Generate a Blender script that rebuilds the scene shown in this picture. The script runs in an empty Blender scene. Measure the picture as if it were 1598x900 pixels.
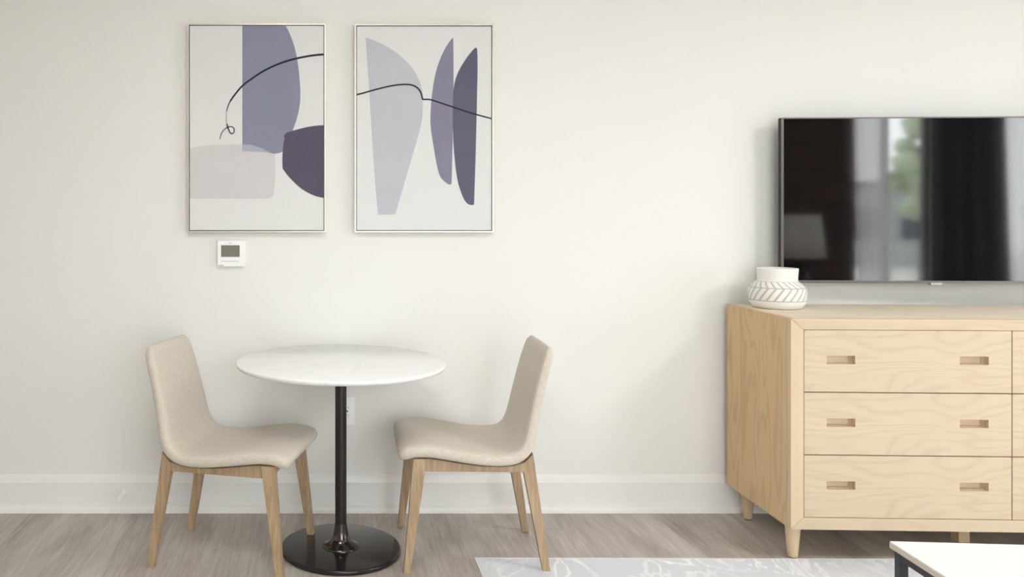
import bpy, bmesh, math, random
from mathutils import Vector, Matrix
random.seed(7)
SC = bpy.context.scene
COL = SC.collection
PI = math.pi

# ---------------------------------------------------------------- camera
F_PX, CX, CY, CAM_H = 1270.0, 500.0, 340.0, 1.3
cam_d = bpy.data.cameras.new('camera')
cam = bpy.data.objects.new('camera', cam_d); COL.objects.link(cam)
cam.location = (0, 0, CAM_H); cam.rotation_euler = (PI/2, 0, 0)
cam_d.sensor_width = 36.0; cam_d.sensor_fit = 'HORIZONTAL'
cam_d.lens = F_PX/1598*36.0
cam_d.shift_x = (799-CX)/1598; cam_d.shift_y = -(450-CY)/1598
cam_d.clip_start = 0.05
SC.camera = cam

# ---------------------------------------------------------------- colour management, world, daylight
SC.view_settings.view_transform = 'Standard'
SC.view_settings.look = 'None'
SC.view_settings.gamma = 1.0
SC.view_settings.use_curve_mapping = False
SC.view_settings.exposure = 0.0
SKY = 6.4
w = bpy.data.worlds.new('overcast_sky'); SC.world = w; w.use_nodes = True
bg = w.node_tree.nodes['Background']
bg.inputs[0].default_value = (0.94, 0.98, 1.0, 1); bg.inputs[1].default_value = SKY

def portal(name, loc, rot, sx, sz):
    l = bpy.data.lights.new(name, 'AREA'); l.shape = 'RECTANGLE'; l.size = sx; l.size_y = sz
    l.cycles.is_portal = True
    o = bpy.data.objects.new(name, l); COL.objects.link(o); o.location = loc; o.rotation_euler = rot
    return o

ROOM_X0, ROOM_X1, ROOM_Y0, ROOM_Y1, ROOM_Z = -2.9, 8.2, -1.6, 3.611, 2.75
# windows: (wall, a0, a1, z0, z1) - a runs along the wall
WIN = [('front', 5.01, 5.78, 0.05, 2.65), ('front', 6.35, 8.0, 0.05, 2.65),
       ('right', -1.2, 0.4, 0.05, 2.65), ('front', -0.1, 2.65, 0.05, 2.65)]  # these two windows are unseen, added for more daylight and front fill
for (wl, a0, a1, z0, z1) in WIN:
    if wl == 'front':
        portal('daylight_portal', ((a0+a1)/2, ROOM_Y0-0.2, (z0+z1)/2), (PI/2, 0, PI), a1-a0, z1-z0)
    else:
        portal('daylight_portal', (ROOM_X1+0.2, (a0+a1)/2, (z0+z1)/2), (PI/2, 0, PI/2+PI), a1-a0, z1-z0)

def fill_lamp(x, y, r, power, col=(1.0, 0.995, 0.985)):      # light of an added drum lamp, lifts dark level surfaces; body built below
    l = bpy.data.lights.new('fill_lamp_light', 'AREA'); l.shape = 'DISK'; l.size = 2*r; l.energy = power; l.color = col
    o = bpy.data.objects.new('fill_lamp_light', l); COL.objects.link(o); o.location = (x, y, ROOM_Z-0.135)
FILL_LAMPS = [(3.4, 1.3, 0.34, 46), (-0.2, 1.35, 0.42, 23)]
for a in FILL_LAMPS: fill_lamp(*a)

def srgb(r, g, b):
    f = lambda c: (c/255/12.92) if c/255 <= 0.04045 else ((c/255+0.055)/1.055)**2.4
    return (f(r), f(g), f(b), 1)

# ---------------------------------------------------------------- materials
def new_mat(name, col=(0.8, 0.8, 0.8, 1), rough=0.5, metal=0.0, spec=0.5):
    m = bpy.data.materials.new(name); m.use_nodes = True
    b = m.node_tree.nodes['Principled BSDF']
    b.inputs['Base Color'].default_value = col; b.inputs['Roughness'].default_value = rough
    b.inputs['Metallic'].default_value = metal; b.inputs['Specular IOR Level'].default_value = spec
    return m
class NT:
    def __init__(s, m): s.t = m.node_tree; s.n = s.t.nodes; s.l = s.t.links; s.b = s.n['Principled BSDF']
    def add(s, ty, **k):
        n = s.n.new(ty)
        for a, v in k.items(): setattr(n, a, v)
        return n
    def link(s, a, b): s.l.new(a, b)
    def coord(s, scale=(1, 1, 1), rot=(0, 0, 0), loc=(0, 0, 0)):
        c = s.add('ShaderNodeTexCoord'); m = s.add('ShaderNodeMapping')
        m.inputs['Scale'].default_value = scale; m.inputs['Rotation'].default_value = rot
        m.inputs['Location'].default_value = loc
        s.link(c.outputs['Object'], m.inputs['Vector']); return m.outputs['Vector']
    def noise(s, vec, scale=5, detail=4, rough=0.5, dist=0.0):
        n = s.add('ShaderNodeTexNoise'); n.inputs['Scale'].default_value = scale
        n.inputs['Detail'].default_value = detail; n.inputs['Roughness'].default_value = rough
        n.inputs['Distortion'].default_value = dist
        s.link(vec, n.inputs['Vector']); return n.outputs['Fac']
    def math(s, op, a, b=None, c=None):
        n = s.add('ShaderNodeMath', operation=op)
        for i, v in enumerate((a, b, c)):
            if v is None: continue
            if isinstance(v, (int, float)): n.inputs[i].default_value = v
            else: s.link(v, n.inputs[i])
        return n.outputs[0]
    def ramp(s, fac, stops):
        n = s.add('ShaderNodeValToRGB'); e = n.color_ramp.elements
        e[0].position, e[0].color = stops[0]; e[1].position, e[1].color = stops[-1]
        for p, c in stops[1:-1]:
            q = e.new(p); q.color = c
        s.link(fac, n.inputs[0]); return n.outputs[0]
    def mix(s, fac, a, b, mode='MIX'):
        n = s.add('ShaderNodeMix', data_type='RGBA', blend_type=mode)
        for i, v in ((0, fac), (6, a), (7, b)):
            if isinstance(v, (int, float, tuple)): n.inputs[i].default_value = v
            else: s.link(v, n.inputs[i])
        return n.outputs[2]
    def bump(s, h, strength=0.2, dist=0.002):
        n = s.add('ShaderNodeBump'); n.inputs['Strength'].default_value = strength
        n.inputs['Distance'].default_value = dist
        s.link(h, n.inputs['Height']); s.link(n.outputs[0], s.b.inputs['Normal'])

M = {}
# walls: warm white paint with a faint roller texture
def paint(name, col, rough=0.6):
    m = new_mat(name, col, rough, spec=0.3); t = NT(m)
    n = t.noise(t.coord(), 180, 3); t.bump(n, 0.06, 0.0008); return m
M['wall'] = paint('wall_paint', srgb(239, 238, 233))
M['ceiling'] = paint('ceiling_paint', srgb(250, 249, 246), 0.8)
M['trim'] = paint('trim_paint', srgb(242, 241, 237), 0.35)
M['plastic'] = new_mat('white_plastic', srgb(251, 250, 248), 0.3)
M['dark'] = new_mat('dark_gap', srgb(40, 38, 36), 0.6)

# floor: grey brown wood planks running away from the camera
m = new_mat('plank_floor', rough=0.42); t = NT(m)
v = t.coord(rot=(0, 0, math.radians(86.5)))
br = t.add('ShaderNodeTexBrick'); t.link(v, br.inputs['Vector'])
br.inputs['Scale'].default_value = 1.0; br.inputs['Brick Width'].default_value = 1.22
br.inputs['Row Height'].default_value = 0.152; br.inputs['Mortar Size'].default_value = 0.0009
br.inputs['Mortar Smooth'].default_value = 0.3; br.offset = 0.37
br.inputs['Color1'].default_value = (0.2, 0.2, 0.2, 1); br.inputs['Color2'].default_value = (0.8, 0.8, 0.8, 1)
br.inputs['Mortar'].default_value = (0.5, 0.5, 0.5, 1)
vs = t.coord(scale=(28, 1.5, 1), rot=(0, 0, math.radians(-3.5)))
vs2 = t.coord(scale=(5, 0.9, 1), rot=(0, 0, math.radians(-3.5)))
g1 = t.noise(vs, 3.0, 6, 0.65); g2 = t.noise(vs2, 1.6, 4, 0.55, 0.6)
fac = t.math('ADD', t.math('MULTIPLY', g1, 0.45), t.math('MULTIPLY', g2, 0.5))
fac = t.math('ADD', fac, t.math('MULTIPLY', br.outputs['Color'], 0.10))
c = t.ramp(fac, [(0.3, srgb(131, 119, 110)), (0.5, srgb(174, 164, 155)), (0.7, srgb(205, 198, 191))])
c = t.mix(t.math('MULTIPLY', br.outputs['Fac'], 0.35), c, srgb(110, 98, 90))
t.link(c, t.b.inputs['Base Color']); t.bump(g1, 0.12, 0.001)
M['floor'] = m

# pale oak: contour lines of a stretched noise give cathedral grain
def oak(name, axis, light, mid, line, k=14, seed=0.0, amount=0.5):
    m = new_mat(name, rough=0.5, spec=0.3); t = NT(m)
    sc = {'x': (0.9, 1.5, 5.0), 'z': (5.0, 5.0, 0.85)}[axis]
    fine = {'x': (4, 60, 160), 'z': (160, 160, 4)}[axis]
    v = t.coord(scale=sc, loc=(seed, seed*1.7, seed*0.6))
    n = t.noise(v, 1.25, 2, 0.5, 0.35)
    s = t.math('SINE', t.math('MULTIPLY', n, k*2*PI))
    s = t.math('POWER', t.math('ADD', t.math('MULTIPLY', s, 0.5), 0.5), 3.0)
    f = t.noise(t.coord(scale=fine), 1.0, 3, 0.6)
    big = t.noise(t.coord(scale=sc, loc=(3, 1, 2)), 0.8, 3)
    base = t.mix(t.math('MULTIPLY', big, 0.9), light, mid)
    a = t.math('MULTIPLY', s, t.math('MULTIPLY', t.math('ADD', f, -0.15), amount))
    c = t.mix(a, base, line)
    c = t.mix(t.math('MULTIPLY', t.math('SUBTRACT', f, 0.45), 0.30), c, line)
    t.link(c, t.b.inputs['Base Color']); t.bump(f, 0.08, 0.0006)
    return m
OL, OM, OD = srgb(219, 201, 175), srgb(210, 189, 160), srgb(168, 136, 102)
M['oak_x'] = oak('oak_horizontal', 'x', OL, OM, OD, 15, 0.0, 0.42)
M['oak_x2'] = oak('oak_horizontal_plain', 'x', srgb(219, 200, 173), OM, OD, 6, 4.0, 0.3)
M['oak_z'] = oak('oak_vertical', 'z', srgb(224, 194, 150), srgb(214, 182, 137), srgb(162, 126, 86), 12, 2.0, 0.75)
M['oak_z2'] = oak('oak_stile', 'z', srgb(221, 200, 166), srgb(214, 192, 158), OD, 4, 7.0, 0.3)
M['slot'] = new_mat('oak_recess', srgb(240, 220, 194), 0.6)
M['oak_top_lit'] = oak('oak_top_lit', 'x', srgb(240, 229, 211), srgb(234, 220, 198), OD, 6, 4.0, 0.2); M['oak_top_lit'].node_tree.nodes['Principled BSDF'].inputs['Roughness'].default_value = 0.7; M['oak_top_lit'].node_tree.nodes['Principled BSDF'].inputs['Specular IOR Level'].default_value = 0.1  # paler than the other oak: bright sheen of the top put into its colour
m = new_mat('chair_wood', rough=0.45); t = NT(m)
f1 = t.noise(t.coord(scale=(60, 60, 4)), 1.5, 4, 0.6)
t.link(t.ramp(f1, [(0.3, srgb(152, 126, 97)), (0.55, srgb(177, 151, 119)), (0.75, srgb(190, 166, 135))]), t.b.inputs['Base Color'])
M['leg_wood'] = m

# woven beige upholstery
m = new_mat('beige_fabric', rough=0.95, spec=0.15); t = NT(m)
a = t.noise(t.coord(scale=(1, 1, 1)), 420, 2, 0.7); b2 = t.noise(t.coord(scale=(1, 1, 1)), 22, 4, 0.6)
wv = t.noise(t.coord(scale=(30, 260, 30)), 2, 2); wv2 = t.noise(t.coord(scale=(260, 30, 260)), 2, 2)
fx = t.math('ADD', t.math('MULTIPLY', a, 0.4), t.math('ADD', t.math('MULTIPLY', wv, 0.3), t.math('MULTIPLY', wv2, 0.3)))
c = t.ramp(fx, [(0.3, srgb(190, 178, 162)), (0.5, srgb(212, 202, 187)), (0.7, srgb(226, 218, 205))])
c = t.mix(t.math('MULTIPLY', b2, 0.18), c, srgb(190, 172, 156))
t.link(c, t.b.inputs['Base Color']); t.bump(fx, 0.35, 0.0012)
t.b.inputs['Sheen Weight'].default_value = 0.25; t.b.inputs['Sheen Roughness'].default_value = 0.5
M['fabric'] = m

# white marble
m = new_mat('white_marble', rough=0.16, spec=0.5); t = NT(m)
n = t.noise(t.coord(scale=(1, 1.8, 1), rot=(0, 0, 0.5)), 2.2, 7, 0.6, 1.1)
d = t.math('ABSOLUTE', t.math('SUBTRACT', n, 0.5))
vein = t.ramp(d, [(0.0, (1, 1, 1, 1)), (0.012, (0.25, 0.25, 0.25, 1)), (0.05, (0, 0, 0, 1))])
msk = t.noise(t.coord(), 2.5, 2)
c = t.mix(t.math('MULTIPLY', vein, t.math('MULTIPLY', msk, 0.4)), srgb(251, 251, 249), srgb(205, 205, 203))
t.link(c, t.b.inputs['Base Color']); M['marble'] = m
M['slab_edge'] = new_mat('beige_slab_edge', srgb(214, 203, 186), 0.6)
M['coffee_top'] = new_mat('white_quartz', srgb(250, 250, 249), 0.25)
M['black_metal'] = new_mat('bronze_black_metal', srgb(62, 58, 55), 0.3, 0.75)
M['base_metal'] = new_mat('dark_base_metal', srgb(48, 43, 43), 0.13, 0.35)
M['flare_metal'] = new_mat('polished_dark_metal', srgb(88, 82, 80), 0.14, 0.95)
M['table_frame'] = new_mat('charcoal_frame', srgb(62, 58, 66), 0.45, 0.3)
M['silver'] = new_mat('brushed_silver', srgb(196, 190, 184), 0.3, 0.9)
M['champagne'] = new_mat('champagne_frame', srgb(212, 203, 190), 0.35, 0.55)
m = new_mat('tv_screen_glass', srgb(10, 9, 10), 0.045, spec=0.5); m.node_tree.nodes['Principled BSDF'].inputs['IOR'].default_value = 2.4
M['screen'] = m
M['tv_dark'] = new_mat('tv_bezel', srgb(128, 123, 124), 0.3, 0.7)
M['tv_back'] = new_mat('tv_back_plastic', srgb(30, 30, 32), 0.55)
M['lcd'] = new_mat('grey_lcd', srgb(124, 126, 112), 0.25)
M['grey_print'] = new_mat('grey_print', srgb(170, 168, 160), 0.6)
M['canvas'] = new_mat('canvas_white', srgb(229, 228, 226), 0.75, spec=0.2)
def inkm(name, r, g, b):
    m = new_mat(name, rough=0.8, spec=0.15); t = NT(m)
    n = t.noise(t.coord(), 9, 4)
    k = 6
    t.link(t.mix(n, srgb(r-k, g-k, b-k), srgb(r+k, g+k, b+k)), t.b.inputs['Base Color']); return m
INK = {'blue': inkm('ink_slate_blue', 143, 144, 163), 'blue_over': inkm('ink_slate_overlap', 176, 177, 192),
       'plum': inkm('ink_plum', 94, 88, 106), 'pale': inkm('ink_pale_grey', 214, 210, 209),
       'lilac': inkm('ink_lilac', 199, 197, 204), 'mauve': inkm('ink_mauve', 141, 136, 155),
       'deep': inkm('ink_deep_violet', 105, 101, 120), 'line': inkm('ink_line', 52, 46, 56),
       'line2': inkm('ink_line_grey', 92, 86, 96), 'fade': inkm('ink_line_faded', 188, 187, 184)}
# rug
m = new_mat('rug_pile', rough=1.0, spec=0.05); t = NT(m)
n = t.noise(t.coord(scale=(1.0, 0.55, 1), rot=(0, 0, 0.5)), 4.2, 3, 0.5, 1.6)
ln = t.ramp(t.math('ABSOLUTE', t.math('SINE', t.math('MULTIPLY', n, 24))), [(0.0, (1, 1, 1, 1)), (0.3, (0.85, 0.85, 0.85, 1)), (0.6, (0, 0, 0, 1))])
mk = t.ramp(t.noise(t.coord(loc=(5, 3, 0)), 2.4, 2), [(0.4, (0.35, 0.35, 0.35, 1)), (0.6, (1, 1, 1, 1))])
fb = t.noise(t.coord(), 260, 2)
c = t.mix(t.math('MULTIPLY', ln, mk), srgb(227, 229, 235), srgb(255, 255, 255))
c = t.mix(t.math('MULTIPLY', fb, 0.12), c, srgb(196, 196, 202))
t.link(c, t.b.inputs['Base Color']); t.bump(fb, 0.6, 0.003); M['rug'] = m
M['rug_edge'] = new_mat('rug_binding', srgb(235, 232, 226), 0.9)
# vase: cream glaze with grey chevron bands (pattern follows angle and height)
m = new_mat('vase_glaze', rough=0.5, spec=0.3); t = NT(m)
tc = t.add('ShaderNodeTexCoord'); sx = t.add('ShaderNodeSeparateXYZ'); t.link(tc.outputs['Object'], sx.inputs[0])
ang = t.math('ARCTAN2', sx.outputs[1], sx.outputs[0]); z = sx.outputs[2]
u = t.math('MULTIPLY', ang, 23/(2*PI))
def stripes(slope, width):
    q = t.math('FRACT', t.math('ADD', t.math('ADD', u, 100.0), t.math('MULTIPLY', z, slope)))
    return t.math('LESS_THAN', q, width)
def band(z0, z1):
    return t.math('MULTIPLY', t.math('GREATER_THAN', z, z0), t.math('LESS_THAN', z, z1))
mask = t.math('MULTIPLY', stripes(-24.0, 0.33), band(0.034, 0.088))
mask = t.math('MAXIMUM', mask, t.math('MULTIPLY', stripes(34.0, 0.30), band(0.088, 0.113)))
mask = t.math('MAXIMUM', mask, band(0.0325, 0.0365)); mask = t.math('MAXIMUM', mask, band(0.0855, 0.0895))
mask = t.math('MAXIMUM', mask, t.math('MULTIPLY', band(0.112, 0.1145), 0.6))
t.link(t.mix(mask, srgb(244, 240, 234), srgb(196, 191, 186)), t.b.inputs['Base Color']); M['vase'] = m
# glass
m = bpy.data.materials.new('window_glass'); m.use_nodes = True; nt = m.node_tree
for n in list(nt.nodes): nt.nodes.remove(n)
o_ = nt.nodes.new('ShaderNodeOutputMaterial'); mx = nt.nodes.new('ShaderNodeMixShader')
tr = nt.nodes.new('ShaderNodeBsdfTransparent'); gl = nt.nodes.new('ShaderNodeBsdfGlossy'); gl.inputs['Roughness'].default_value = 0.02
mx.inputs[0].default_value = 0.05
nt.links.new(tr.outputs[0], mx.inputs[1]); nt.links.new(gl.outputs[0], mx.inputs[2]); nt.links.new(mx.outputs[0], o_.inputs[0])
M['glass'] = m
def cloth(name, col, trans):
    m = bpy.data.materials.new(name); m.use_nodes = True; nt = m.node_tree
    for n in list(nt.nodes): nt.nodes.remove(n)
    o_ = nt.nodes.new('ShaderNodeOutputMaterial'); mx = nt.nodes.new('ShaderNodeMixShader')
    a = nt.nodes.new('ShaderNodeBsdfDiffuse'); b = nt.nodes.new('ShaderNodeBsdfTranslucent')
    a.inputs[0].default_value = col; b.inputs[0].default_value = col; mx.inputs[0].default_value = trans
    nt.links.new(a.outputs[0], mx.inputs[1]); nt.links.new(b.outputs[0], mx.inputs[2]); nt.links.new(mx.outputs[0], o_.inputs[0])
    return m
M['sheer'] = cloth('white_curtain_cloth', srgb(250, 250, 249), 0.6)
nt = M['sheer'].node_tree; o_ = [n for n in nt.nodes if n.type == 'OUTPUT_MATERIAL'][0]; src = o_.inputs[0].links[0].from_socket
mx = nt.nodes.new('ShaderNodeMixShader'); tr = nt.nodes.new('ShaderNodeBsdfTransparent'); mx.inputs[0].default_value = 0.3
nt.links.new(src, mx.inputs[1]); nt.links.new(tr.outputs[0], mx.inputs[2]); nt.links.new(mx.outputs[0], o_.inputs[0])
M['drape'] = cloth('charcoal_drape_cloth', srgb(80, 78, 82), 0.05)
M['shade'] = cloth('lamp_shade_cloth', srgb(235, 232, 226), 0.4)
m = new_mat('dark_wood_panel', rough=0.55); t = NT(m)
n = t.noise(t.coord(scale=(1.2, 1.2, 14)), 2, 5, 0.6)
t.link(t.ramp(n, [(0.35, srgb(38, 24, 18)), (0.65, srgb(78, 52, 40))]), t.b.inputs['Base Color']); M['dark_wood'] = m
m = new_mat('foliage', rough=0.8); t = NT(m)
n = t.noise(t.coord(), 6, 5, 0.7)
t.link(t.ramp(n, [(0.3, srgb(132, 146, 122)), (0.7, srgb(186, 196, 166))]), t.b.inputs['Base Color']); M['leaf'] = m
M['bark'] = new_mat('bark', srgb(90, 76, 62), 0.9)
M['asphalt'] = new_mat('pale_paving', srgb(200, 198, 192), 0.9)
M['facade'] = new_mat('grey_facade', srgb(168, 174, 172), 0.9)
M['pane_dark'] = new_mat('dark_pane', srgb(60, 70, 78), 0.15)

# ---------------------------------------------------------------- mesh helpers
def V(*a): return Vector(a)
class MB:
    def __init__(s): s.v = []; s.f = []; s.mi = []
    def add(s, vs, fs, mi=0):
        o = len(s.v); s.v += [tuple(p) for p in vs]
        s.f += [tuple(i+o for i in f) for f in fs]; s.mi += [mi]*len(fs); return s
    def box(s, x0, x1, y0, y1, z0, z1, mi=0):
        vs = [(x, y, z) for z in (z0, z1) for (x, y) in ((x0, y0), (x1, y0), (x1, y1), (x0, y1))]
        return s.add(vs, [(3, 2, 1, 0), (4, 5, 6, 7), (0, 1, 5, 4), (1, 2, 6, 5), (2, 3, 7, 6), (3, 0, 4, 7)], mi)
    def beam(s, p0, p1, h0, h1, mi=0):     # axis aligned rectangles at both ends: h=(half x, half y)
        vs = []
        for p, h in ((p0, h0), (p1, h1)):
            vs += [(p[0]+a*h[0], p[1]+b*h[1], p[2]) for a, b in ((-1, -1), (1, -1), (1, 1), (-1, 1))]
        return s.add(vs, [(3, 2, 1, 0), (4, 5, 6, 7), (0, 1, 5, 4), (1, 2, 6, 5), (2, 3, 7, 6), (3, 0, 4, 7)], mi)
    def prism(s, pts, axis, a0, a1, mi=0):  # pts 2-D polygon extruded along an axis
        def mk(p, a):
            return {'x': (a, p[0], p[1]), 'y': (p[0], a, p[1]), 'z': (p[0], p[1], a)}[axis]
        n = len(pts); vs = [mk(p, a0) for p in pts]+[mk(p, a1) for p in pts]
        fs = [tuple(range(n))[::-1], tuple(range(n, 2*n))]+[(i, (i+1) % n, n+(i+1) % n, n+i) for i in range(n)]
        return s.add(vs, fs, mi)
    def lathe(s, prof, seg=48, c=(0, 0), mi=0, cap=True):
        vs = []
        for r, z in prof:
            for k in range(seg):
                a = 2*PI*k/seg; vs.append((c[0]+r*math.cos(a), c[1]+r*math.sin(a), z))
        fs = []
        for i in range(len(prof)-1):
            for k in range(seg):
                k2 = (k+1) % seg; fs.append((i*seg+k, i*seg+k2, (i+1)*seg+k2, (i+1)*seg+k))
        if cap:
            fs.append(tuple(range(seg))[::-1]); fs.append(tuple((len(prof)-1)*seg+k for k in range(seg)))
        return s.add(vs, fs, mi)
    def build(s, name, mats, parent=None, bevel=0.0, seg=2, smooth=False, subsurf=0, autos=35):
        me = bpy.data.meshes.new(name); me.from_pydata(s.v, [], s.f)
        bm = bmesh.new(); bm.from_mesh(me); bmesh.ops.recalc_face_normals(bm, faces=bm.faces)
        bm.to_mesh(me); bm.free()
        if not isinstance(mats, (list, tuple)): mats = [mats]
        for q in mats: me.materials.append(q)
        for i, p in enumerate(me.polygons):
            p.material_index = s.mi[i] if i < len(s.mi) else 0; p.use_smooth = smooth or bevel > 0
        o = bpy.data.objects.new(name, me); COL.objects.link(o)
        if parent: o.parent = parent
        if bevel > 0:
            b = o.modifiers.new('bevel', 'BEVEL'); b.width = bevel; b.segments = seg; b.limit_method = 'ANGLE'
            b.angle_limit = math.radians(40); b.harden_normals = True
        if subsurf:
            b = o.modifiers.new('subsurf', 'SUBSURF'); b.levels = subsurf; b.render_levels = subsurf
        if smooth and not subsurf:
            try: me.set_sharp_from_angle(angle=math.radians(autos))
            except Exception: pass
        return o
def tag(o, label=None, cat=None, group=None, kind=None):
    for k, v in (('label', label), ('category', cat), ('group', group), ('kind', kind)):
        if v: o[k] = v
    return o
def empty(name, loc, rz=0.0, label=None, cat=None, group=None):
    o = bpy.data.objects.new(name, None); COL.objects.link(o); o.location = loc; o.rotation_euler = (0, 0, rz)
    o.empty_display_size = 0.1
    return tag(o, label, cat, group)
def px(x, y, D):    # point of the photograph at depth D
    return V((x-CX)/F_PX*D, D, CAM_H-(y-CY)/F_PX*D)

# ---------------------------------------------------------------- room shell
X0, X1, Y0, Y1, ZC = ROOM_X0, ROOM_X1, ROOM_Y0, ROOM_Y1, ROOM_Z
T = 0.2
tag(MB().box(X0-T, X1+T, Y0-T, Y1+T, -0.12, 0).build('floor', M['floor']), kind='structure')
tag(MB().box(X0-T, X1+T, Y0-T, Y1+T, ZC, ZC+0.15).build('ceiling', M['ceiling']), kind='structure')
tag(MB().box(X0-T, X1+T, Y1, Y1+T, 0, ZC).build('wall_back', M['wall']), kind='structure')
tag(MB().box(X0-T, X0, Y0, Y1, 0, ZC).build('wall_left', M['wall']), kind='structure')
def holed(wl):
    mb = MB(); ws = sorted(w for w in WIN if w[0] == wl)
    a = (X0-T) if wl == 'front' else Y0; end = (X1+T) if wl == 'front' else Y1
    def seg(a0, a1, z0, z1):
        if wl == 'front': mb.box(a0, a1, Y0-T, Y0, z0, z1)
        else: mb.box(X1, X1+T, a0, a1, z0, z1)
    for (_, a0, a1, z0, z1) in ws:
        seg(a, a0, 0, ZC); seg(a0, a1, 0, z0); seg(a0, a1, z1, ZC); a = a1
    seg(a, end, 0, ZC)
    return mb
tag(holed('front').build('wall_front', M['wall']), kind='structure')
tag(holed('right').build('wall_right', M['wall']), kind='structure')
for i, (wl, a0, a1, z0, z1) in enumerate(WIN):
    fr = MB(); gp = MB(); w_ = 0.05
    n = max(1, round((a1-a0)/1.0)); cuts = [a0+(a1-a0)*k/n for k in range(n+1)] if i else [a0, 5.36, a1]
    def bx(mb, p0, p1, q0, q1, d0, d1):
        if wl == 'front': mb.box(p0, p1, Y0-T+d0, Y0-T+d1, q0, q1)
        else: mb.box(X1+T-d1, X1+T-d0, p0, p1, q0, q1)
    bx(fr, a0, a1, z0, z0+w_, .06, .13); bx(fr, a0, a1, z1-w_, z1, .06, .13)
    for c_ in cuts:
        lo = max(a0, c_-w_/2 if 0 < (c_-a0) < (a1-a0) else (a0 if c_ == a0 else a1-w_)); bx(fr, lo, lo+w_, z0+w_, z1-w_, .06, .13)
    bx(gp, a0+0.01, a1-0.01, z0+0.01, z1-0.01, .092, .098)
    fo = tag(fr.build('window_%d' % (i+1), M['table_frame']), kind='structure')
    gp.build('window_pane', M['glass'], fo)

for (x, y, r, pw) in FILL_LAMPS:  # bodies of the drum lamps added for extra light, out of view
    cl_ = empty('fill_lamp', (x, y, ZC), 0, 'added white drum ceiling lamp for fill light over the %s, above the picture' % ('coffee table' if x > 2 else 'bistro table side'), 'ceiling lamp')
    MB().lathe([(0.07, -0.03), (0.07, 0.0)], 32).build('canopy', M['silver'], cl_, smooth=True)
    MB().lathe([(r+0.02, -0.13), (r+0.02, -0.03), (r-0.01, -0.025), (r-0.01, -0.03), (r+0.012, -0.034), (r+0.012, -0.13)], 64, cap=False).build('drum_shade', M['plastic'], cl_, smooth=True)
    MB().lathe([(r+0.011, -0.128), (r+0.011, -0.12)], 64).build('diffuser', M['plastic'], cl_, smooth=True)

# baseboard profile (y from the wall, z) with stepped top and quarter round shoe
def board(name, prof, p, axis, a0, a1, sgn, wallpos):
    pts = [(wallpos+sgn*d, z) for d, z in prof]
    return tag(MB().prism(pts, axis, a0, a1).build(name, M['trim'], smooth=True, autos=25), kind='structure')
PR = [(0, 0), (0.030, 0), (0.030, 0.010), (0.028, 0.019), (0.023, 0.026), (0.0135, 0.030), (0.0135, 0.122), (0.0145, 0.130),
      (0.0115, 0.137), (0.0105, 0.150), (0.0075, 0.158), (0.003, 0.163), (0, 0.163)]
board('baseboard_back', PR, None, 'x', X0, X1, -1, Y1)
board('baseboard_left', PR, None, 'y', Y0, Y1-0.03, 1, X0)

# ---------------------------------------------------------------- dresser
DR_A = math.radians(-2.1)          # turned a little so the right end stands nearer
dr = empty('dresser', (1.763, 3.05, 0), DR_A,
           'pale oak six drawer dresser on tapered legs under the television', 'dresser')
DW, DD, Z0, Z1 = 1.612, 0.518, 0.133, 0.923
ST, RT, RB = 0.048, 0.041, 0.045
th = 0.02
# carcass: side, top and bottom panels; the front edges are mitred frame members
MB().box(0, ST*0.55, 0.022, DD, Z0, Z1).build('side_panel', M['oak_z'], dr, 0.0015)
MB().box(DW-ST*0.55, DW, 0.022, DD, Z0, Z1).build('side_panel', M['oak_z'], dr, 0.0015)
MB().box(ST*0.55, DW-ST*0.55, 0.022, DD, Z1-0.024, Z1).build('top_panel', M['oak_top_lit'], dr, 0.0012)
MB().box(ST*0.55, DW-ST*0.55, 0.022, DD, Z0, Z0+0.024).build('bottom_panel', M['oak_x2'], dr, 0.0012)
MB().box(ST*0.55, DW-ST*0.55, DD-0.012, DD, Z0+0.024, Z1-0.024).build('back_panel', M['oak_x2'], dr)
g = 0.0007
MB().prism([(0, Z0), (ST-g, Z0+RB), (ST-g, Z1-RT), (0, Z1-g*0)], 'y', 0, 0.0225).build('frame_stile', M['oak_z2'], dr, 0.0008, 1)
MB().prism([(DW, Z0), (DW-ST+g, Z0+RB), (DW-ST+g, Z1-RT), (DW, Z1)], 'y', 0, 0.0225).build('frame_stile', M['oak_z2'], dr, 0.0008, 1)
MB().prism([(g*2, Z1), (DW-g*2, Z1), (DW-ST, Z1-RT), (ST, Z1-RT)], 'y', 0, 0.0225).build('frame_rail', M['oak_x2'], dr, 0.0008, 1)
MB().prism([(g*2, Z0), (DW-g*2, Z0), (DW-ST, Z0+RB), (ST, Z0+RB)], 'y', 0, 0.0225).build('frame_rail', M['oak_x2'], dr, 0.0008, 1)
iw = (DW-2*ST); dwid = iw/2; dh = (Z1-RT-Z0-RB)/3
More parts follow.
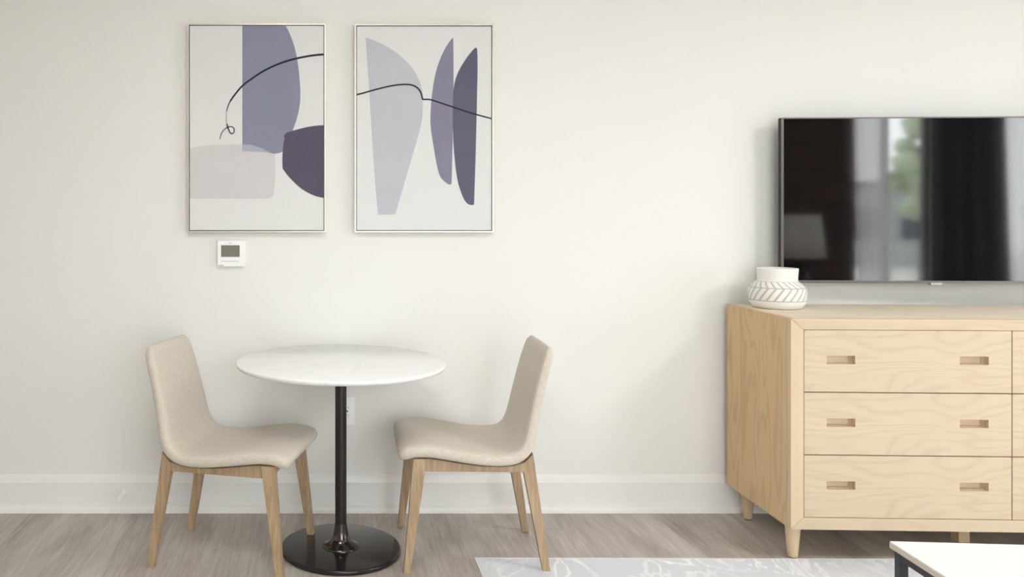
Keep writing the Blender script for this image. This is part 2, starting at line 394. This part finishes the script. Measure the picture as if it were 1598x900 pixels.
# dark inner body behind the drawer gaps
MB().box(ST*0.55, DW-ST*0.55, 0.075, 0.085, Z0+0.024, Z1-0.024).build('inner_divider', M['slot'], dr)
MB().box(DW/2-0.008, DW/2+0.008, 0.03, 0.075, Z0+0.024, Z1-0.024).build('inner_divider', M['slot'], dr)
def drawer(ix, iz):
    gp = 0.0017; x0 = ST+ix*dwid+gp; x1 = ST+(ix+1)*dwid-gp; z0 = Z0+RB+iz*dh+gp; z1 = z0+dh-2*gp
    w_, h_ = x1-x0, z1-z0; cx, cz = (x0+x1)/2, (z0+z1)/2
    sw, sh, so = 0.104, 0.031, w_/2-0.083-0.052
    mb = MB()
    zc0, zc1 = h_/2+0.004-sh/2, h_/2+0.004+sh/2
    xs = [0, w_/2-so-sw/2, w_/2-so+sw/2, w_/2+so-sw/2, w_/2+so+sw/2, w_]
    zs = [0, zc0, zc1, h_]
    y0, y1 = 0.0, 0.020
    hole = {(1, 1), (3, 1)}
    vid = {}
    def vv(i, j, y):
        k = (i, j, y)
        if k not in vid: vid[k] = len(mb.v); mb.v.append((xs[i]-w_/2, y, zs[j]-h_/2))
        return vid[k]
    def fc(*a): mb.f.append(a); mb.mi.append(0)
    for i in range(5):
        for j in range(3):
            if (i, j) in hole:
                for (a, b) in (((i, j), (i+1, j)), ((i+1, j), (i+1, j+1)), ((i+1, j+1), (i, j+1)), ((i, j+1), (i, j))):
                    fc(vv(*a, y0), vv(*b, y0), vv(*b, y1), vv(*a, y1))
                continue
            for y in (y0, y1): fc(vv(i, j, y), vv(i+1, j, y), vv(i+1, j+1, y), vv(i, j+1, y))
    for i in range(5):
        for j in (0, 3): fc(vv(i, j, y0), vv(i+1, j, y0), vv(i+1, j, y1), vv(i, j, y1))
    for j in range(3):
        for i in (0, 5): fc(vv(i, j, y0), vv(i, j+1, y0), vv(i, j+1, y1), vv(i, j, y1))
    o = mb.build('drawer', M['oak_x'], dr, 0.001, 1); o.location = (cx, 0.0012, cz)
    for s in (-1, 1):       # routed finger pull: a wooden pocket behind the slot
        p = MB(); hx, hz, yb, tt = sw/2, sh/2, 0.044, 0.003; c0 = s*so; cz0 = 0.004
        p.box(c0-hx-tt, c0+hx+tt, yb, yb+tt, cz0-hz-tt, cz0+hz+tt)
        p.box(c0-hx-tt, c0-hx, 0.0205, yb, cz0-hz-tt, cz0+hz+tt); p.box(c0+hx, c0+hx+tt, 0.0205, yb, cz0-hz-tt, cz0+hz+tt)
        p.box(c0-hx, c0+hx, 0.0205, yb, cz0-hz-tt, cz0-hz); p.box(c0-hx, c0+hx, 0.0205, yb, cz0+hz, cz0+hz+tt)
        p.build('finger_pull', M['slot'], o)
for iz in range(3):
    for ix in range(2): drawer(ix, iz)
def taper_leg(x, y):
    MB().lathe([(0.0165, 0.004), (0.0178, 0.006), (0.0285, Z0)], 28, (x, y)).build('leg', M['leg_oak'], dr, smooth=True)
    MB().lathe([(0.014, 0.0), (0.014, 0.004)], 20, (x, y)).build('foot_pad', M['dark'], dr, smooth=True)
M['leg_oak'] = oak('oak_leg', 'z', srgb(228, 204, 170), srgb(220, 192, 152), OD, 4, 9.0, 0.25)
for x, y in ((0.045, 0.072), (DW-0.045, 0.072), (0.066, 0.468), (DW-0.066, 0.468)): taper_leg(x, y)
MB().box(DW/2-0.022, DW/2+0.022, DD/2-0.022, DD/2+0.022, 0, Z0).build('center_leg', M['leg_oak'], dr, 0.002)

# ---------------------------------------------------------------- vase
vp = V((1213-CX)/F_PX*3.42, 3.42, Z1)
prof = [(0.0, 0.0), (0.084, 0.0), (0.092, 0.004), (0.1035, 0.020), (0.1078, 0.034), (0.1095, 0.055), (0.1085, 0.078), (0.1045, 0.088),
        (0.090, 0.103), (0.0775, 0.113), (0.0755, 0.119), (0.0765, 0.140), (0.0785, 0.164), (0.0775, 0.167), (0.0745, 0.167),
        (0.0725, 0.163), (0.071, 0.140), (0.070, 0.118), (0.080, 0.108), (0.100, 0.084), (0.103, 0.055), (0.098, 0.022), (0.08, 0.008), (0.0, 0.008)]
vo = MB().lathe(prof, 72, cap=False).build('vase', M['vase'], smooth=True, autos=50); vo.location = vp
tag(vo, 'squat cream ceramic vase with grey diagonal stripes on the dresser', 'vase')

# ---------------------------------------------------------------- television
tv = empty('television', (1.989, 3.51, 1.0205), math.radians(-2.6), 'large flat television with dark glossy screen above the oak dresser', 'television')
TW, TH = 1.270, 0.7125
bz = 0.010
mb = MB(); mb.box(0, TW, 0.004, 0.03, 0, TH)
MB().prism([(0, 0), (TW, 0), (TW, TH), (0, TH)], 'y', 0.006, 0.030).build('housing', M['tv_back'], tv, 0.003)
mb = MB(); mb.box(0, bz, 0, 0.0065, 0, TH); mb.box(TW-bz, TW, 0, 0.0065, 0, TH); mb.box(bz, TW-bz, 0, 0.0065, TH-0.006, TH); mb.box(bz, TW-bz, 0, 0.0065, 0, 0.011)
mb.build('bezel', M['tv_dark'], tv, 0.0012)
MB().box(bz, TW-bz, 0.002, 0.006, 0.011, TH-0.006).build('screen', M['screen'], tv)
MB().box(0.25, TW-0.25, 0.030, 0.052, 0.08, TH-0.2).build('back_housing', M['tv_back'], tv, 0.012)
MB().box(TW/2-0.11, TW/2+0.11, 0.052, 0.062, 0.15, 0.42).box(TW/2-0.05, TW/2+0.05, 0.062, 0.118, 0.25, 0.32).build('wall_mount', M['tv_back'], tv, 0.003)
MB().box(TW/2-0.012, TW/2+0.034, -0.001, 0.02, -0.008, 0.003).build('logo_tab', M['silver'], tv, 0.001)

# ---------------------------------------------------------------- framed prints
def catmull(pts, n=8, closed=False):
    P = [Vector(p) for p in pts]; out = []; N = len(P)
    rng = range(N if closed else N-1)
    for i in rng:
        a = P[(i-1) % N] if closed or i > 0 else P[i]; b = P[i]; c_ = P[(i+1) % N]
        d_ = P[(i+2) % N] if closed or i+2 < N else c_
        for k in range(n):
            t_ = k/n
            out.append(0.5*((2*b)+(c_-a)*t_+(2*a-5*b+4*c_-d_)*t_*t_+(3*b-a-3*c_+d_)*t_**3))
    if not closed: out.append(P[-1])
    return out
def print_pic(x0, x1, y0, y1, shapes, lines, label):
    D = Y1-0.035
    a = px(x0, y1, D); b = px(x1, y0, D); W, H = b.x-a.x, b.z-a.z
    root = empty('framed_print', (a.x, D, a.z), 0, label, 'picture', 'pair of framed abstract prints')
    fw = 0.0065; dp = 0.033
    f_ = MB(); f_.prism([(0, 0), (W, 0), (W-fw, fw), (fw, fw)], 'y', 0, dp).prism([(0, H), (W, H), (W-fw, H-fw), (fw, H-fw)], 'y', 0, dp)
    f_.prism([(0, 0), (fw, fw), (fw, H-fw), (0, H)], 'y', 0, dp).prism([(W, 0), (W-fw, fw), (W-fw, H-fw), (W, H)], 'y', 0, dp)
    f_.build('frame', M['champagne'], root)
    MB().box(fw, W-fw, 0.026, 0.030, fw, H-fw).build('backing', M['dark'], root)
    gp = fw+0.0032
    keys = list(INK); mats = [M['canvas']]+[INK[k] for k in keys]
    cv = MB(); cv.box(gp, W-gp, 0.004, 0.026, gp, H-gp)
    s = F_PX/D
    def loc(p): return ((p[0]-x0)/s, (y1-p[1])/s)
    def cl(q): return (min(max(q[0], gp+.0003), W-gp-.0003), min(max(q[1], gp+.0003), H-gp-.0003))
    lay = 0.0
    for key, pts in shapes:
        lay += 0.0002
        n = len(pts); P2 = [cl(loc(p)) for p in pts]
        cv.add([(p[0], 0.004-lay, p[1]) for p in P2], [tuple(range(n))], 1+keys.index(key))
    for key, pts, w0, w1 in lines:
        lay += 0.0002
        c_ = catmull([(*loc(p), 0) for p in pts], 10); n = len(c_); vs = []
        for i, p in enumerate(c_):
            d_ = (c_[min(i+1, n-1)]-c_[max(i-1, 0)]).normalized(); nn = Vector((-d_.y, d_.x, 0))
            hw = (w0+(w1-w0)*i/(n-1))/s/2
            for sg in (-1, 1):
                q = cl((p.x+nn.x*hw*sg, p.y+nn.y*hw*sg)); vs.append((q[0], 0.004-lay, q[1]))
        cv.add(vs, [(2*i, 2*i+2, 2*i+3, 2*i+1) for i in range(n-1)], 1+keys.index(key))
    me_o = cv.build('canvas', mats, root)
    return root
def curve(pts, n=8): return [(p.x, p.y) for p in catmull([(*p, 0) for p in pts], n)]
# left print
blue = [(378, 30), (440, 30)]+curve([(443, 36), (452, 52), (460, 75), (465, 100), (468, 130), (468.5, 155), (465, 178), (458, 200), (449, 222), (441, 236), (428, 240)])+curve([(428, 240), (410, 237), (378, 236)], 4)
over = curve([(378, 225), (392, 226), (408, 231), (420, 237), (428, 240)])+curve([(428, 240), (410, 237), (378, 236)], 4)
pale = [(290, 232)]+curve([(296, 231), (320, 227), (350, 225.5), (378, 225), (395, 227), (410, 233), (420, 238.5), (428, 240)])+curve([(428, 240), (429.5, 255), (429, 280), (427, 302), (423, 308.5), (414, 310)])+[(290, 310)]
plum = curve([(444, 215), (443, 212), (447, 207), (456, 204), (475, 199), (492, 196), (510, 195)])+[(512, 309)]+curve([(507, 309), (490, 305), (470, 294), (452, 277), (441, 263)])+curve([(441, 263), (440.5, 250), (441.5, 230), (444, 215)])
white_gap = []
print_pic(292.5, 508.5, 36.5, 362.5,
          [('pale', pale), ('blue', blue), ('blue_over', over), ('plum', plum)],
          [('line', [(510, 84.5), (490, 86), (465, 90.5), (440, 97.5), (415, 108.5), (395, 121), (378, 134), (366, 148), (359, 158)], 3.2, 2.6),
           ('line2', [(359, 158), (355.5, 166), (353.5, 174)], 2.2, 1.4), ('fade', [(353.5, 174), (353, 184), (354, 193)], 1.4, 1.8),
           ('line2', [(354, 193), (357, 203), (361, 208.5), (365, 206), (365, 200.5), (361, 197.5), (355, 198.5), (349, 203), (345, 209), (343, 217)], 2.3, 1.3)],
          'white framed abstract print with a slate blue shape and thin looping line, above the thermostat')
# right print
lil = curve([(570.5, 58), (585, 63), (605, 73), (625, 87), (642, 104), (653, 122), (659, 142), (660, 165), (658, 190), (651, 218), (641, 252), (630, 290), (617, 334.5)])+[(590, 335)]+curve([(590, 335), (586, 290), (581, 220), (575.5, 130), (570.5, 58)])
mau = curve([(707.5, 57.5), (698, 70), (687, 92), (679, 118), (674, 150), (672, 178), (672.5, 200), (677, 230), (682, 258), (687, 275), (695, 284), (702, 288), (705, 286)])+curve([(705, 286), (705.5, 265), (707, 200), (708, 120), (707.5, 57.5)], 4)
dp_ = curve([(745, 77), (743, 74), (737, 79), (725, 95), (714, 115), (708.5, 135), (707, 160), (707, 200), (709, 240), (714, 280), (722, 306), (729, 317), (736, 320), (740, 319)])+curve([(740, 319), (742, 260), (744, 180), (745.5, 110), (745, 77)], 4)
print_pic(553.5, 770.5, 37.5, 362.5, [('lilac', lil), ('mauve', mau), ('deep', dp_)],
          [('line', [(550, 149), (565, 145.5), (590, 138.5), (615, 133), (635, 131.5), (648, 134.5), (656, 142.5), (659.5, 154), (659.8, 155)], 2.5, 2.5),
           ('line', [(659.8, 155), (668, 155), (676, 156.5), (700, 164.5), (735, 176), (775, 187)], 2.4, 2.2)],
          'white framed abstract print with three pointed lilac and violet shapes, nearer the television')

# ---------------------------------------------------------------- thermostat
D = Y1-0.024
a, b = px(339, 416, D), px(380.5, 375, D)
W, H = b.x-a.x, b.z-a.z
th_ = empty('thermostat', (a.x, D, a.z), 0, 'small white square thermostat with grey screen below the left print', 'thermostat')
MB().box(0, W, 0, 0.019, 0, H).build('body', M['plastic'], th_, 0.003, 3)
MB().box(-0.002, W+0.004, 0.019, 0.024, -0.002, H+0.001).build('wall_plate', M['plastic'], th_, 0.0015)
s = D/F_PX
MB().box(6*s, 35*s, -0.0008, 0.003, 15.3*s, 33.5*s).build('screen', M['lcd'], th_, 0.0006)
MB().box(6.5*s, 32.5*s, -0.0003, 0.0012, 8.2*s, 8.8*s).build('button_groove', M['grey_print'], th_)
MB().box(2.3*s, 9.8*s, -0.0003, 0.0012, 1.4*s, 2.6*s).build('printed_mark', M['grey_print'], th_)
MB().box(18*s, 22.8*s, -0.0003, 0.0012, 36.2*s, 37.0*s).build('printed_mark', M['grey_print'], th_)

# ---------------------------------------------------------------- wall outlet
D = Y1-0.007
a, b = px(528, 663, D), px(553.3, 619.5, D); W, H = b.x-a.x, b.z-a.z; s = D/F_PX
ou = empty('wall_outlet', (a.x, D, a.z), 0, 'white wall outlet cover plate half hidden behind the black table post', 'outlet')
MB().box(0, W, 0, 0.007, 0, H).build('cover_plate', M['plastic'], ou, 0.002, 3)
MB().box(W/2-0.0165, W/2+0.0165, -0.0012, 0.003, H/2-0.033, H/2+0.033).build('receptacle', M['plastic'], ou, 0.001)
MB().lathe([(0.0035, 0), (0.0035, 0.003)], 16).build('screw_hole', M['dark'], ou, smooth=True)
so = [o for o in ou.children if o.name.startswith('screw_hole')][0]; so.rotation_euler = (PI/2, 0, 0); so.location = (W/2+0.0035, -0.0005, H/2)
for zc in (0.016, -0.018):
    for xa, hh in ((-0.008, 0.004), (0.007, 0.003)):
        MB().box(W/2+xa-0.001, W/2+xa+0.001, -0.0016, 0.0, H/2+zc-hh, H/2+zc+hh).build('slot', M['dark'], ou)

# ---------------------------------------------------------------- door stop on the baseboard
D = Y1-0.0135
q = px(193, 768, D)
ds = empty('door_stop', (q.x, D, q.z), 0, 'small white door stop sticking out of the baseboard left of the chairs', 'door stop')
def ycyl(name, prof, mat):
    o = MB().lathe(prof, 24).build(name, mat, ds, smooth=True); o.rotation_euler = (PI/2, 0, 0); return o
ycyl('base', [(0.012, 0.0), (0.012, 0.005), (0.008, 0.008)], M['plastic'])
ycyl('stem', [((0.0048 if k % 2 else 0.0062), 0.008+k*0.003) for k in range(20)], M['plastic'])
ycyl('tip', [(0.0085, 0.066), (0.009, 0.078), (0.0065, 0.083)], M['plastic'])

# ---------------------------------------------------------------- bistro table
TX, TY = 0.080, 3.185
tb = empty('bistro_table', (TX, TY, 0), 0, 'round white marble bistro table on a black pedestal between two chairs', 'table')
R = 0.409; ZT = 0.742
MB().lathe([(R-0.022, ZT-0.021), (R-0.006, ZT-0.017), (R-0.001, ZT-0.009), (R, ZT-0.004), (R-0.0015, ZT-0.001), (R-0.005, ZT)], 128).build('tabletop', M['marble'], tb, smooth=True, autos=50)
MB().lathe([(0.11, ZT-0.029), (0.11, ZT-0.021)], 40).build('mounting_plate', M['black_metal'], tb, smooth=True)
MB().lathe([(0.0225, 0.075), (0.0225, ZT-0.0285)], 40).build('post', M['black_metal'], tb, smooth=True)
MB().lathe([(0.071, 0.0188), (0.071, 0.022), (0.064, 0.027), (0.052, 0.032), (0.041, 0.040), (0.034, 0.050), (0.029, 0.063), (0.0265, 0.078), (0.0245, 0.095), (0.0232, 0.11)], 48).build('flared_collar', M['flare_metal'], tb, smooth=True, autos=60)
MB().lathe([(0.230, 0.0), (0.2345, 0.004), (0.2345, 0.014), (0.2325, 0.0175), (0.228, 0.019)], 128).build('base_disc', M['base_metal'], tb, smooth=True, autos=50)

# ---------------------------------------------------------------- chairs (local +x forward, +y to the far side)
def make_chair(label):
    root = empty('dining_chair', (0, 0, 0), 0, label, 'chair', 'chairs at the bistro table')
    # centre line (x, z, thickness, half width)
    cl = [(-0.279, 0.806, 0.030, 0.165), (-0.275, 0.792, 0.040, 0.180), (-0.266, 0.755, 0.044, 0.188), (-0.249, 0.69, 0.046, 0.193), (-0.231, 0.61, 0.048, 0.198),
          (-0.216, 0.535, 0.052, 0.204), (-0.205, 0.482, 0.056, 0.210), (-0.186, 0.441, 0.058, 0.216), (-0.152, 0.414, 0.056, 0.221), (-0.105, 0.404, 0.057, 0.224), (-0.04, 0.405, 0.058, 0.226),
          (0.03, 0.414, 0.059, 0.227), (0.10, 0.427, 0.059, 0.227), (0.17, 0.437, 0.060, 0.226), (0.225, 0.437, 0.061, 0.224), (0.258, 0.430, 0.060, 0.221), (0.272, 0.423, 0.050, 0.214)]
    sub = []
    P = [Vector((a[0], a[1], 0)) for a in cl]
    # densify
    dens = catmull([(a[0], a[1], a[2]) for a in cl], 3); dw = catmull([(a[3], 0, 0) for a in cl], 3)
    n = len(dens); NS = 28; vs = []
    for i in range(n):
        a = dens[max(i-1, 0)]; b = dens[min(i+1, n-1)]
        tx, tz = b.x-a.x, b.y-a.y; L = math.hypot(tx, tz); tx /= L; tz /= L
        nx, nz = tz, -tx              # normal (towards the sitter is +)
        if nz < 0 and abs(nz) > abs(nx): nx, nz = -nx, -nz
        nx, nz = (-tz, tx)
        t_ = dens[i].z/2; w_ = dw[i].x
        f = i/(n-1); dish = 0.010*math.sin(PI*min(1, f*1.0))
        for k in range(NS):
            an = 2*PI*k/NS; c_, s_ = math.cos(an), math.sin(an)
            e = 0.42
            yy = w_*math.copysign(abs(c_)**(0.16), c_) if abs(c_) > 1e-6 else 0
            # rounded rectangle: sides rounded with the radius of the half thickness
            yy = math.copysign(max(0, w_-t_), c_)*min(1, abs(c_)*1.35)**0.9+t_*c_
            tt = t_*s_*(1+0.12*(1-abs(c_)))
            off = tt+dish*(abs(yy)/w_)**2*0.8
            vs.append((dens[i].x+nx*off, yy, dens[i].y+nz*off))
    fs = []
    for i in range(n-1):
        for k in range(NS):
            k2 = (k+1) % NS; fs.append((i*NS+k, i*NS+k2, (i+1)*NS+k2, (i+1)*NS+k))
    for i, rev in ((0, True), (n-1, False)):     # domed end caps
        base = len(vs); ring = [vs[i*NS+k] for k in range(NS)]
        cx = sum(p[0] for p in ring)/NS; cz = sum(p[2] for p in ring)/NS
        a = dens[i]; b = dens[i+1 if i == 0 else i-1]; dx, dz = a.x-b.x, a.y-b.y; L = math.hypot(dx, dz); dx /= L; dz /= L
        prev = [i*NS+k for k in range(NS)]
        for sc_, push in ((0.82, 0.006), (0.45, 0.0105)):
            st = len(vs)
            for p in ring:
                vs.append((cx+(p[0]-cx)*sc_+dx*push, p[1]*(1-(1-sc_)*0.10), cz+(p[2]-cz)*sc_+dz*push))
            for k in range(NS):
                k2 = (k+1) % NS; fs.append((prev[k], prev[k2], st+k2, st+k))
            prev = [st+k for k in range(NS)]
        fs.append(tuple(prev))
    mb = MB(); mb.add(vs, fs); sh = mb.build('upholstered_shell', M['fabric'], root, smooth=True, autos=180)
    # legs
    for s in (-1, 1):
        MB().beam((0.256, s*0.217, 0), (0.205, s*0.196, 0.414), (0.0125, 0.014), (0.025, 0.0155)).build('leg', M['leg_wood'], root, 0.002)
        lg = MB(); vs_ = []
        for yo in (-1, 1):
            for (x_, z_, yc, hy) in ((-0.2705, 0, 0.186, 0.013), (-0.2435, 0, 0.186, 0.013), (-0.170, 0.392, 0.181, 0.0155), (-0.2095, 0.432, 0.181, 0.0155)):
                vs_.append((x_, s*yc+yo*hy, z_))
        lg.add(vs_, [(0, 1, 2, 3), (7, 6, 5, 4), (0, 4, 5, 1), (1, 5, 6, 2), (2, 6, 7, 3), (3, 7, 4, 0)])
        lg.build('leg', M['leg_wood'], root, 0.0015)
        pts = [ (0.225, 0.364), (0.225, 0.414), (0.17, 0.411), (0.12, 0.404), (0.05, 0.393), (-0.02, 0.385), (-0.09, 0.383), (-0.14, 0.388), (-0.185, 0.402), (-0.195, 0.364)]
        y = s*0.188
        MB().prism(pts, 'y', y-0.010, y+0.010).build('apron', M['leg_wood'], root, 0.0015)
    MB().box(0.195, 0.215, -0.18, 0.18, 0.368, 0.412).build('apron', M['leg_wood'], root, 0.0015)
    MB().box(-0.195, -0.175, -0.17, 0.17, 0.366, 0.395).build('apron', M['leg_wood'], root, 0.0015)
    for (x, y) in ((0.256, 0.217), (0.256, -0.217), (-0.257, 0.186), (-0.257, -0.186)):
        pass
    return root
def dup(root, loc, rz, label):
    r = root.copy(); COL.objects.link(r); r.location = loc; r.rotation_euler = (0, 0, rz); r['label'] = label
    for ch in list(root.children):
        c_ = ch.copy(); COL.objects.link(c_); c_.parent = r
    return r
ch1 = make_chair('beige upholstered dining chair left of the table, facing right and showing its seat')
ch1.location = (-0.337, 3.158, 0); ch1.rotation_euler = (0, 0, math.radians(-14))
ch2 = dup(ch1, (0.583, 3.196, 0), math.radians(180-2.6), 'beige upholstered dining chair right of the table, one back leg on the rug')
ch2.location.z = 0.0021; ch2.rotation_euler.x = -0.0050; ch2.rotation_euler.y = 0.0039

# ---------------------------------------------------------------- rug
rg = empty('area_rug', (0.5875, 3.109, 0), math.radians(-0.4), 'pale grey rug with white squiggle pattern in front of the dresser', 'rug')
MB().box(0.006, 3.2, -2.2, -0.006, 0, 0.0038).build('pile', M['rug'], rg, 0.002)
mb = MB(); mb.prism([(0, 0), (3.2, 0), (3.2, -0.006), (0.006, -0.006)], 'z', 0, 0.0042)
mb.prism([(0, 0), (0.006, -0.006), (0.006, -2.2), (0, -2.2)], 'z', 0, 0.0042)
mb.build('binding', M['rug_edge'], rg, 0.001)

# ---------------------------------------------------------------- coffee table
ct = empty('coffee_table', (1.50, 2.146, 0.0040), math.radians(-4.2), 'low white topped coffee table with dark metal frame on the rug', 'coffee table')
CW, CD, CZ = 1.15, 0.62, 0.445
MB().box(0.0006, CW-0.0006, -CD+0.0006, -0.0006, CZ-0.004, CZ).build('tabletop', M['coffee_top'], ct, 0.0012)
MB().box(0, CW, -CD, 0, CZ-0.018, CZ-0.0035).build('top_edge', M['slab_edge'], ct, 0.001)
tq = 0.022; i0 = 0.008
for (x, y) in ((i0, -i0-tq), (CW-i0-tq, -i0-tq), (i0, -CD+i0), (CW-i0-tq, -CD+i0)):
    MB().box(x, x+tq, y, y+tq, 0, CZ-0.018).build('leg', M['table_frame'], ct, 0.001)
zt = CZ-0.018
for z0, z1 in ((zt-tq, zt), (0, tq)):
    if z0 > 0.1 or True:
        MB().box(i0, i0+tq, -CD+i0+tq, -i0-tq, z0, z1).build('side_rail', M['table_frame'], ct, 0.001)
        MB().box(CW-i0-tq, CW-i0, -CD+i0+tq, -i0-tq, z0, z1).build('side_rail', M['table_frame'], ct, 0.001)
MB().box(i0+tq, CW-i0-tq, -i0-tq, -i0, zt-tq, zt).build('long_rail', M['table_frame'], ct, 0.001)
MB().box(i0+tq, CW-i0-tq, -CD+i0, -CD+i0+tq, zt-tq, zt).build('long_rail', M['table_frame'], ct, 0.001)

# ---------------------------------------------------------------- the camera side of the room, seen in the television
tag(MB().box(2.75, 5.0, Y0, Y0+0.03, 0, ZC).build('wall_panel', M['dark_wood']), kind='structure')
def curtain(x0, x1, xb0, xb1, y, mat, label, folds, name='curtain', amp=0.03):
    mb = MB(); nx, nz = folds*8, 12; vs = []
    for j in range(nz+1):
        t_ = j/nz; z_ = 0.03+(ZC-0.06)*(1-t_)
        a = x0+(xb0-x0)*t_; b = x1+(xb1-x1)*t_
        for i in range(nx+1):
            u_ = i/nx; vs.append((a+(b-a)*u_, y+amp*math.sin(u_*folds*2*PI), z_))
    fs = [(j*(nx+1)+i, j*(nx+1)+i+1, (j+1)*(nx+1)+i+1, (j+1)*(nx+1)+i) for j in range(nz) for i in range(nx)]
    mb.add(vs, fs); o = mb.build(name, mat, smooth=True, autos=180)
    return tag(o, label, 'curtain')
curtain(4.94, 5.25, 5.03, 5.35, Y0+0.09, M['sheer'], 'white floor length curtain seen mirrored in the television beside the lamp', 5)
curtain(5.68, 6.36, 5.68, 6.44, Y0+0.12, M['drape'], 'charcoal drape mirrored as the dark middle band in the television', 4, amp=0.06)
curtain(6.41, 6.96, 6.48, 7.03, Y0+0.05, M['sheer'], 'white floor length curtain mirrored at the right of the television', 6)
NSX, NSY = 4.32, Y0+0.33
ns = empty('nightstand', (NSX, NSY, 0), 0, 'dark nightstand carrying the lamp, mirrored in the television', 'nightstand')
MB().box(-0.25, 0.25, -0.2, 0.2, 0.12, 0.55).build('body', M['dark_wood'], ns, 0.004)
MB().box(-0.235, 0.235, 0.2, 0.215, 0.35, 0.53).build('drawer', M['dark_wood'], ns, 0.003)
MB().box(-0.235, 0.235, 0.2, 0.215, 0.14, 0.335).build('drawer', M['dark_wood'], ns, 0.003)
for x in (-0.22, 0.22):
    for y in (-0.17, 0.17): MB().beam((x, y, 0), (x, y, 0.12), (0.012, 0.012), (0.02, 0.02)).build('leg', M['dark_wood'], ns, 0.001)
lp = empty('table_lamp', (NSX, NSY, 0.55), 0, 'table lamp with white tapered shade, mirrored at the lower left of the television', 'lamp')
MB().lathe([(0.07, 0), (0.08, 0.01), (0.07, 0.03), (0.10, 0.12), (0.09, 0.22), (0.02, 0.30), (0.012, 0.34)], 32).build('base', M['black_metal'], lp, smooth=True)
MB().lathe([(0.006, 0.34), (0.006, 0.77)], 12).build('stem', M['silver'], lp, smooth=True)
o = MB().lathe([(0.235, 0.36), (0.185, 0.78)], 48, cap=False).build('lamp_shade', M['shade'], lp, smooth=True)
o.modifiers.new('thickness', 'SOLIDIFY').thickness = 0.003

# ---------------------------------------------------------------- outdoors beyond the windows
tag(MB().box(-12, 30, -40, Y0-0.6, -0.5, -0.3).build('street_ground', M['asphalt']), kind='structure')
bd = empty('small_building', (16.6, -23, -0.3), 0, 'low pale building outside, faintly mirrored in the television window', 'building')
MB().box(-1.6, 1.6, -2, 2, 0, 2.6).build('wall', M['facade'], bd)
MB().box(-1.8, 1.8, -2.2, 2.2, 2.6, 2.8).build('roof', M['pane_dark'], bd)
for k in range(2): MB().box(-1.2+k*1.4, -0.2+k*1.4, 2, 2.05, 0.9, 1.9).build('window', M['pane_dark'], bd)
def tree(x, y, h, r, seed, label):
    random.seed(seed)
    root = empty('street_tree', (x, y, -0.3), 0, label, 'tree', 'trees outside the windows')
    MB().lathe([(0.16, 0), (0.12, h*0.3), (0.07, h*0.6)], 12).build('trunk', M['bark'], root, smooth=True)
    mb = MB()
    for k in range(26):
        c = Vector((random.gauss(0, r*0.42), random.gauss(0, r*0.42), h*0.62+random.gauss(0, h*0.16))); q = r*random.uniform(0.25, 0.45)
        bm = bmesh.new(); bmesh.ops.create_icosphere(bm, subdivisions=2, radius=q)
        for v_ in bm.verts: v_.co = v_.co*random.uniform(0.85, 1.15)+c
        bm.verts.ensure_lookup_table()
        mb.add([v_.co for v_ in bm.verts], [[v_.index for v_ in f_.verts] for f_ in bm.faces]); bm.free()
    mb.build('crown', M['leaf'], root, smooth=True)
tree(13.05, -13.6, 5.2, 0.7, 3, 'leafy street tree outside, mirrored green in the television window')
tree(16.3, -18, 7.2, 0.9, 5, 'larger leafy street tree farther outside, beyond the mirrored window')
